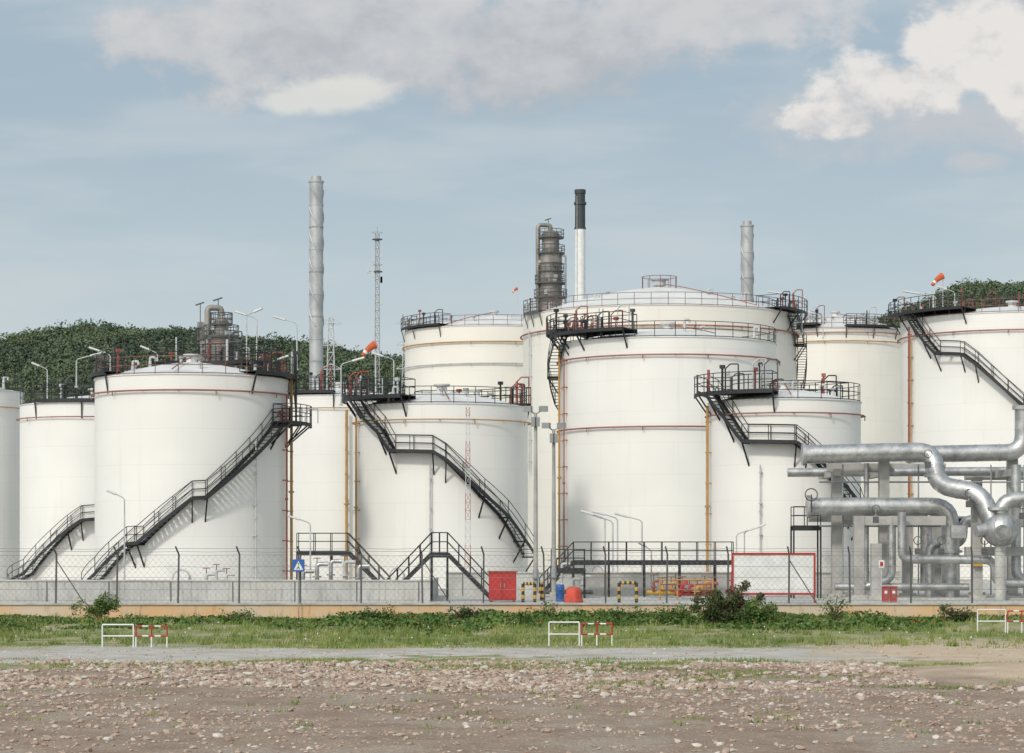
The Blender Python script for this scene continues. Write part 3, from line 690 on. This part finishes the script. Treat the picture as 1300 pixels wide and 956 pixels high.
def ground_mat():
    m,nt,p,co=base('ground_surface',.95)
    s=nn(nt,'ShaderNodeSeparateXYZ'); nt.links.new(co,s.inputs[0])
    big=noise(nt,co,.10,3,.6); med=noise(nt,co,.8,5,.65); fine=noise(nt,co,7,4,.7); mb=noise(nt,co,.3,3,.6)
    y=mathn(nt,'ADD',s.outputs[1],mathn(nt,'ADD',mathn(nt,'MULTIPLY',mathn(nt,'SUBTRACT',big,.5),20),mathn(nt,'MULTIPLY',mathn(nt,'SUBTRACT',med,.5),9)))
    rub=mix(nt,smooth(nt,med,.35,.68),(.27,.185,.13),(.41,.31,.235))
    rub=mix(nt,smooth(nt,mb,.46,.66,0,.75),rub,(.44,.38,.31))
    vo=nn(nt,'ShaderNodeTexVoronoi'); vo.inputs['Scale'].default_value=11; nt.links.new(co,vo.inputs['Vector'])
    rub=mix(nt,mathn(nt,'MULTIPLY',smooth(nt,vo.outputs['Distance'],.1,.45),.5),rub,(.19,.135,.10))
    rub=mix(nt,smooth(nt,fine,.55,.72,0,.7),rub,(.58,.50,.42))
    road=mix(nt,smooth(nt,med,.3,.7),(.38,.355,.31),(.53,.505,.46)); road=mix(nt,smooth(nt,fine,.5,.8,0,.5),road,(.27,.24,.21)); road=mix(nt,smooth(nt,mb,.50,.66,0,.7),road,(.36,.29,.21))
    gr=mix(nt,smooth(nt,med,.35,.65),(.15,.18,.055),(.29,.29,.13)); gr=mix(nt,smooth(nt,mb,.48,.64,0,.75),gr,(.40,.33,.23)); gr=mix(nt,smooth(nt,fine,.5,.8,0,.5),gr,(.34,.29,.18))
    sand=mix(nt,smooth(nt,med,.3,.7),(.46,.35,.24),(.56,.45,.33))
    c=mix(nt,smooth(nt,y,75.5,77.5),rub,gr); c=mix(nt,smooth(nt,y,79.5,81.5),c,road); c=mix(nt,smooth(nt,y,89,92.5),c,gr)
    sx=mathn(nt,'ADD',s.outputs[0],mathn(nt,'MULTIPLY',mathn(nt,'SUBTRACT',big,.5),14))
    sm=mathn(nt,'MULTIPLY',smooth(nt,sx,11,14.5),mathn(nt,'MULTIPLY',smooth(nt,y,63,67),smooth(nt,y,100,92)))
    c=mix(nt,sm,c,sand)
    st=smooth(nt,s.outputs[1],119.14,119.16); pl=mix(nt,smooth(nt,med,.3,.7),(.42,.41,.38),(.52,.51,.48)); c=mix(nt,st,c,pl)
    far=smooth(nt,s.outputs[1],400,800); c=mix(nt,far,c,(.06,.085,.035))
    nt.links.new(c,p.inputs['Base Color'])
    bump(nt,p,mathn(nt,'ADD',fine,mathn(nt,'MULTIPLY',vo.outputs['Distance'],-.6)),.7,.06); return m
me.materials.append(ground_mat()); me.update(); o=bpy.data.objects.new('ground',me); scene.collection.objects.link(o)
t=(1+5**.5)/2
iv=np.array([(-1,t,0),(1,t,0),(-1,-t,0),(1,-t,0),(0,-1,t),(0,1,t),(0,-1,-t),(0,1,-t),(t,0,-1),(t,0,1),(-t,0,-1),(-t,0,1)],float); iv/=np.linalg.norm(iv[0])
fi=np.array([(0,11,5),(0,5,1),(0,1,7),(0,7,10),(0,10,11),(1,5,9),(5,11,4),(11,10,2),(10,7,6),(7,1,8),(3,9,4),(3,4,2),(3,2,6),(3,6,8),(3,8,9),(4,9,5),(2,4,11),(6,2,10),(8,6,7),(9,8,1)])
N=30000; X=rng.uniform(-20,20,N); Y=42+37*rng.random(N)**.65
X=np.concatenate([X,rng.uniform(-22,22,12000)]); Y=np.concatenate([Y,rng.uniform(64,79.5,12000)]); N=len(X)
dens=np.sin(X*.9+Y*.5)+np.sin(Y*1.3-X*.4)+np.sin(X*.33+Y*.21)
keep=(dens+rng.normal(size=N)*1.0>-.6)&~((X>12)&(Y>66)); X,Y=X[keep],Y[keep]; N=len(X)
S=.013+.034*rng.random(N)**2+.07*rng.random(N)**7
k=rng.random(N)<.005; S[k]*=2.0
S[Y>64]*=1.45
X2=rng.uniform(-30,30,1800); Y2=rng.uniform(79,93,1800); S2=.015+.05*rng.random(1800)**4
X=np.concatenate([X,X2]);Y=np.concatenate([Y,Y2]);S=np.concatenate([S,S2]);N=len(X)
sc=S[:,None]*np.stack([rng.uniform(.8,1.4,N),rng.uniform(.8,1.4,N),rng.uniform(.5,.9,N)],1)
A=rng.uniform(0,6.28,N); P=iv[None]*(1+rng.normal(size=(N,12,1))*.16); P=P*sc[:,None,:]
ca,sa=np.cos(A)[:,None],np.sin(A)[:,None]; P=np.stack([P[...,0]*ca-P[...,1]*sa,P[...,0]*sa+P[...,1]*ca,P[...,2]],-1)
P+=np.stack([X,Y,gz(X,Y)+S*.22],1)[:,None,:]
npmesh('loose_stones',P[:,fi,:].reshape(-1,3),np.repeat((rng.random(N)<.2).astype(int),20),['stone','stonep'],3)
def blades(name,X,Y,h,w,mat):
    n=len(X); Z=gz(X,Y)-.01; a=rng.uniform(0,6.28,n); B=np.stack([X,Y,Z],1); u=np.stack([np.cos(a),np.sin(a),0*a],1)*w[:,None]
    tip=B+np.stack([rng.normal(size=n)*.35*h,rng.normal(size=n)*.35*h,h],1)
    return npmesh(name,np.stack([B-u,B+u,tip],1).reshape(-1,3),None,[mat],3)
def fld(X,Y): return np.sin(X*.45+np.sin(Y*.6)*2)+np.sin(X*1.3-Y*.8)*.7+np.sin(Y*1.7+X*.3)*.6+.8*np.sin(X*.17+2+.2*np.sin(Y*.3))
def scatter(n,x0,x1,y0,y1,thr):
    X=rng.uniform(x0,x1,n);Y=rng.uniform(y0,y1,n)
    k=fld(X,Y)+rng.normal(size=n)*.45>thr; return X[k],Y[k]
Xa,Ya=scatter(150000,-42,42,90,118.7,-.3); Xb,Yb=scatter(40000,-30,30,74,82,.4); Xc,Yc=scatter(24000,2,16,64,80,.6)
k=~((Xa>16)&(Ya<100)&(rng.random(len(Xa))<.7)); Xa,Ya=Xa[k],Ya[k]
def tufts(n,x0,x1,y0,y1,per):
    a=np.repeat(rng.uniform(x0,x1,n),per)+rng.normal(size=n*per)*.13; c=np.repeat(rng.uniform(y0,y1,n),per)+rng.normal(size=n*per)*.13
    return a,np.minimum(c,118.6)
X1,Y1=tufts(1000,-42,42,92,118,26); X3,Y3=tufts(160,-20,20,50,79,18)
X=np.concatenate([Xa,Xb,Xc]);Y=np.concatenate([Ya,Yb,Yc])
H=rng.uniform(.04,.19,len(X))*np.where(Y<82,.65,1)*(.7+.3*np.clip(fld(X,Y),-1,2))
H1=rng.uniform(.15,.5,26000)*np.repeat(rng.uniform(.5,1.1,1000),26); H3=rng.uniform(.04,.16,len(X3))
X=np.concatenate([X,X1,X3]);Y=np.concatenate([Y,Y1,Y3]);H=np.concatenate([H,H1,H3])
blades('grass',X,Y,np.maximum(H,.03),rng.uniform(.012,.028,len(X)),'grassb')
X,Y=scatter(130000,-42,42,99,118.9,-.9); lim=105+2.5*np.sin(X*.35)+1.5*np.sin(X*.9+1); prob=np.clip((Y-lim)/4,0,1)
prob=np.where((X<GX(430,119))&(Y>116.5),prob*(.06+.25*(np.sin(X*.6)>.55)),prob); prob=np.where((X>GX(1110,119))&(Y>116.5),prob*.3,prob)
k=rng.random(len(X))<prob; X,Y=X[k],Y[k]
cl=.5+.5*np.sin(X*.8+1.7*np.sin(X*.37))*np.sin(Y*.9+X*.2)
hs=np.where((X<GX(430,119))|(X>GX(1110,119)),.5,1.)
C=np.stack([X,Y,gz(X,Y)+rng.random(len(X))*(.08+.42*cl)*hs],1)
v1=leafquads(C,rng.uniform(.05,.12,len(C)),.75,.9)
m=500; k=rng.choice(len(C),m); v2=leafquads(C[k]+[0,-.05,.12],np.full(m,.05),.9,.3)
m3=350; fx=rng.uniform(-40,40,m3); fy=rng.uniform(94,110,m3); v3=leafquads(np.stack([fx,fy,gz(fx,fy)+rng.uniform(.12,.3,m3)],1),np.full(m3,.035),.9,.6)
npmesh('creeping_vine',np.concatenate([v1,v2,v3]),np.concatenate([np.zeros(len(C)),np.ones(m),np.full(m3,2)]),['vine','flower','wflower'],4)
def bush(name,px,D,w,h,n,mat='bushg',ls=.09):
    x=GX(px,D); z=float(gz(x,D)); e=empty(name,(x,D,z)); b=MB(); Cs=[]
    for i in range(14):
        g=random.uniform(0,6.28); q=random.uniform(.2,1)*w/2; top=Vector((x+q*math.cos(g),D+q*.6*math.sin(g),z+h*random.uniform(.4,1.0)*(1-.35*q/(w/2))))
        mid=Vector((x+(top.x-x)*.35,D+(top.y-D)*.35,z+(top.z-z)*.6)); b.tube([(x,D,z-.05),mid,top],.022,'bark',5)
        for j in range(2): Cs.append((top+Vector((random.uniform(-.2,.2),random.uniform(-.2,.2),random.uniform(-.35,.1))),random.uniform(.18,.42)))
        Cs.append((mid,random.uniform(.2,.4)))
    b.obj('stems',e,(0,0,0)).location=-e.location
    cs=np.array([c[0] for c in Cs]); rs=np.array([c[1] for c in Cs]); k=rng.integers(0,len(cs),n); d=rng.normal(size=(n,3)); d/=np.linalg.norm(d,axis=1)[:,None]
    C=cs[k]+d*(rs[k]*rng.random(n)**.5)[:,None]; C[:,2]=np.maximum(C[:,2],z+.02)
    o=npmesh('leaves',leafquads(C,rng.uniform(.5,1,n)*ls,.5,.3,d*.5),None,[mat],4,e); o.location=-e.location
bush('shrub',938,110,3.4,2.3,7000); bush('shrub',905,109,1.8,1.9,2500); bush('shrub',125,115,2.2,1.5,2200,'vine',.08); bush('shrub',962,108,2.0,1.4,2500,'vine')
bush('shrub',690,114,2.4,.8,1500,'vine',.08); bush('shrub',790,113,3.0,.8,1800,'vine',.08); bush('shrub',1215,110,2.0,.9,1200); bush('shrub',1060,114,1.2,1.6,500,'vine',.07)
bush('shrub',300,114,2.2,.6,900,'vine',.08); bush('shrub',480,113,3.4,.8,1800,'vine',.08); bush('shrub',590,112,2.0,1.0,1200,'bushg',.08); bush('shrub',850,111,2.2,1.0,1400,'vine',.08)
# ------------------------------------------------------------ hills
rp=[(-900,470),(-500,445),(-100,440),(0,434),(60,428),(130,421),(180,428),(240,434),(300,436),(380,444),(450,450),(520,458),(600,478),(700,530),(850,570),(980,500),(1060,440),(1120,414),(1150,398),(1200,382),(1260,370),(1300,366),(1400,356),(1600,346),(2000,420),(2600,520)]
DR=1300.
rx=np.array([(p-650)*DR/F for p,_ in rp]); rz=np.array([CH+(690-y)*DR/F for _,y in rp])
def hz(x,y):
    r=np.interp(x,rx,rz); t=np.clip((y-950)/(DR-950),0,1); b=np.clip((2000-y)/(700),0,1)
    s=np.where(y<DR,t*t*(3-2*t),b*b*(3-2*b))
    return r*s+2*np.sin(x*.03+y*.02)*s+2*np.sin(x*.09-y*.05)*s-1
hx=np.linspace(rx[0],rx[-1],260); hy=np.linspace(940,2000,60); XX,YY=np.meshgrid(hx,hy); Zh=hz(XX,YY)
me=bpy.data.meshes.new('hills'); V=np.stack([XX,YY,Zh],-1).reshape(-1,3); idx=np.arange(260*60).reshape(60,260)
Fq=np.stack([idx[:-1,:-1],idx[:-1,1:],idx[1:,1:],idx[1:,:-1]],-1).reshape(-1,4)
me.from_pydata(V.tolist(),[],Fq.tolist()); me.polygons.foreach_set('use_smooth',[True]*len(Fq)); me.materials.append(M['hill']); me.update()
o=bpy.data.objects.new('hills',me); scene.collection.objects.link(o)
nt_=14000; tx=rng.uniform(-420,480,nt_); ty=1130+200*rng.random(nt_)
ppx=650+tx*F/ty; k=(ppx<640)|(ppx>1000); tx,ty=tx[k],ty[k]; nt_=len(tx)
tz=hz(tx,ty); tr=rng.uniform(1.2,2.8,nt_)*np.where(rng.random(nt_)<.10,1.5,1); per=42
k=np.repeat(np.arange(nt_),per); n=len(k); d=rng.normal(size=(n,3)); d/=np.linalg.norm(d,axis=1)[:,None]
C=np.stack([tx[k],ty[k],tz[k]+tr[k]*.9],1)+d*(tr[k]*rng.uniform(.7,1.1,n))[:,None]
npmesh('forest_trees',leafquads(C,rng.uniform(.4,.9,n),.7,.2,d*.9),None,['forest'],4)
# ------------------------------------------------------------ world
EL,AZ=38,28
el,az=math.radians(EL),math.radians(AZ)
dirv=Vector((-math.sin(az)*math.cos(el),-math.cos(az)*math.cos(el),math.sin(el)))
w=bpy.data.worlds.new('World'); scene.world=w; w.use_nodes=True; nt=w.node_tree; nt.nodes.clear()
out=nn(nt,'ShaderNodeOutputWorld'); bg=nn(nt,'ShaderNodeBackground'); nt.links.new(bg.outputs[0],out.inputs[0])
sky=nn(nt,'ShaderNodeTexSky'); sky.sky_type='NISHITA'; sky.sun_disc=False; sky.sun_elevation=el; sky.sun_rotation=math.radians(180+AZ); sky.dust_density=2; sky.air_density=1
tc=nn(nt,'ShaderNodeTexCoord'); s=nn(nt,'ShaderNodeSeparateXYZ'); nt.links.new(tc.outputs['Generated'],s.inputs[0])
yy=mathn(nt,'MAXIMUM',mathn(nt,'ABSOLUTE',s.outputs[1]),.2)
u=mathn(nt,'DIVIDE',s.outputs[0],yy); v=mathn(nt,'DIVIDE',s.outputs[2],yy)
cb=nn(nt,'ShaderNodeCombineXYZ'); nt.links.new(u,cb.inputs[0]); nt.links.new(v,cb.inputs[1]); uv=cb.outputs[0]
n1=noise(nt,uv,13,5,.6,(1,1.5,1)); n2=noise(nt,uv,5,4,.55,(1,4.5,1)); n3=noise(nt,uv,45,5,.62,(1,1.3,1))
def blob(px,py,rx_,ry_):
    a=mathn(nt,'DIVIDE',mathn(nt,'SUBTRACT',u,(px-650)/F),rx_/F); b_=mathn(nt,'DIVIDE',mathn(nt,'SUBTRACT',v,(690-py)/F),ry_/F)
    r2=mathn(nt,'ADD',mathn(nt,'MULTIPLY',a,a),mathn(nt,'MULTIPLY',b_,b_))
    return mathn(nt,'SUBTRACT',1.,mathn(nt,'SQRT',r2))
nz=mathn(nt,'ADD',mathn(nt,'MULTIPLY',mathn(nt,'SUBTRACT',n1,.5),2.2),mathn(nt,'MULTIPLY',mathn(nt,'SUBTRACT',n3,.5),1.3))
def cloud(bl,lo,hi,amp=1.):
    m=bl[0]
    for x in bl[1:]: m=mathn(nt,'MAXIMUM',m,x)
    return smooth(nt,mathn(nt,'ADD',m,mathn(nt,'MULTIPLY',nz,amp)),lo,hi)
veil=mix(nt,smooth(nt,v,.03,.21),(.61,.69,.715),(.405,.505,.58))
sc_=nn(nt,'ShaderNodeVectorMath',operation='SCALE'); nt.links.new(sky.outputs[0],sc_.inputs[0]); sc_.inputs['Scale'].default_value=.10
c=mix(nt,.85,sc_.outputs[0],veil)
c=mix(nt,smooth(nt,n2,.42,.66,0,.5),c,(.61,.655,.68))
g1=cloud([blob(430,30,330,95),blob(690,55,260,95),blob(880,10,220,60),blob(240,40,160,50)],-.1,.5)
gc=mix(nt,smooth(nt,mathn(nt,'ADD',mathn(nt,'ADD',mathn(nt,'MULTIPLY',n1,.7),mathn(nt,'MULTIPLY',n3,.35)),mathn(nt,'MULTIPLY',mathn(nt,'SUBTRACT',v,.20),4.)),.36,.72),(.43,.455,.495),(.63,.635,.645))
c=mix(nt,mathn(nt,'MULTIPLY',g1,.92),c,gc)
g2=cloud([blob(425,122,95,30),blob(370,130,50,20)],.0,.55,.6); c=mix(nt,mathn(nt,'MULTIPLY',g2,.8),c,(.76,.75,.71))
g4=cloud([blob(1210,150,260,64),blob(1290,60,170,90),blob(1240,205,60,22)],-.1,.6,.8); c=mix(nt,mathn(nt,'MULTIPLY',g4,.8),c,(.55,.57,.60))
g3=cloud([blob(1160,115,150,60),blob(1240,75,140,85),blob(1060,152,80,32),blob(1300,105,90,80)],.08,.40,.75)
wc=mix(nt,smooth(nt,mathn(nt,'ADD',n3,mathn(nt,'MULTIPLY',mathn(nt,'SUBTRACT',v,.185),4.)),.32,.60),(.60,.605,.62),(.82,.79,.76)); c=mix(nt,mathn(nt,'MULTIPLY',g3,.92),c,wc)
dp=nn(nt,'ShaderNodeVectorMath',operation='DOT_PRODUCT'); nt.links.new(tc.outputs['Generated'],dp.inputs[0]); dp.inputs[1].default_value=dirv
gl=mathn(nt,'POWER',mathn(nt,'MAXIMUM',dp.outputs['Value'],0.),4.)  # broad sky glow about the sun direction, added behind the camera for softer fill
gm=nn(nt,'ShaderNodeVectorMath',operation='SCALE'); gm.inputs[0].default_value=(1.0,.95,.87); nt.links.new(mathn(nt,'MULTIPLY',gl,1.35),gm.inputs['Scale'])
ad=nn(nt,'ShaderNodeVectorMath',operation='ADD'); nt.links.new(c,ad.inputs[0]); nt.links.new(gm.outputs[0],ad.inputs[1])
lp=smooth(nt,s.outputs[2],-.05,0.0); c=mix(nt,lp,(.22,.21,.19),ad.outputs[0])
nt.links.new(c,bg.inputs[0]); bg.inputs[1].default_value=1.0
L=bpy.data.lights.new('sun','SUN'); L.energy=1.75; L.angle=math.radians(5); L.color=(1,.95,.87)
lo=bpy.data.objects.new('sun',L); scene.collection.objects.link(lo)
lo.rotation_euler=dirv.to_track_quat('Z','Y').to_euler(); lo.location=(-30,-30,60)
cam=bpy.data.cameras.new('camera'); cam.sensor_width=36; cam.lens=F/1300*36; cam.shift_y=212/1300; cam.clip_start=.5; cam.clip_end=12000
co_=bpy.data.objects.new('camera',cam); co_.location=(0,0,CH); co_.rotation_euler=(math.pi/2,0,0); scene.collection.objects.link(co_); scene.camera=co_
scene.view_settings.view_transform='Standard'; scene.view_settings.look='None'; scene.view_settings.exposure=0
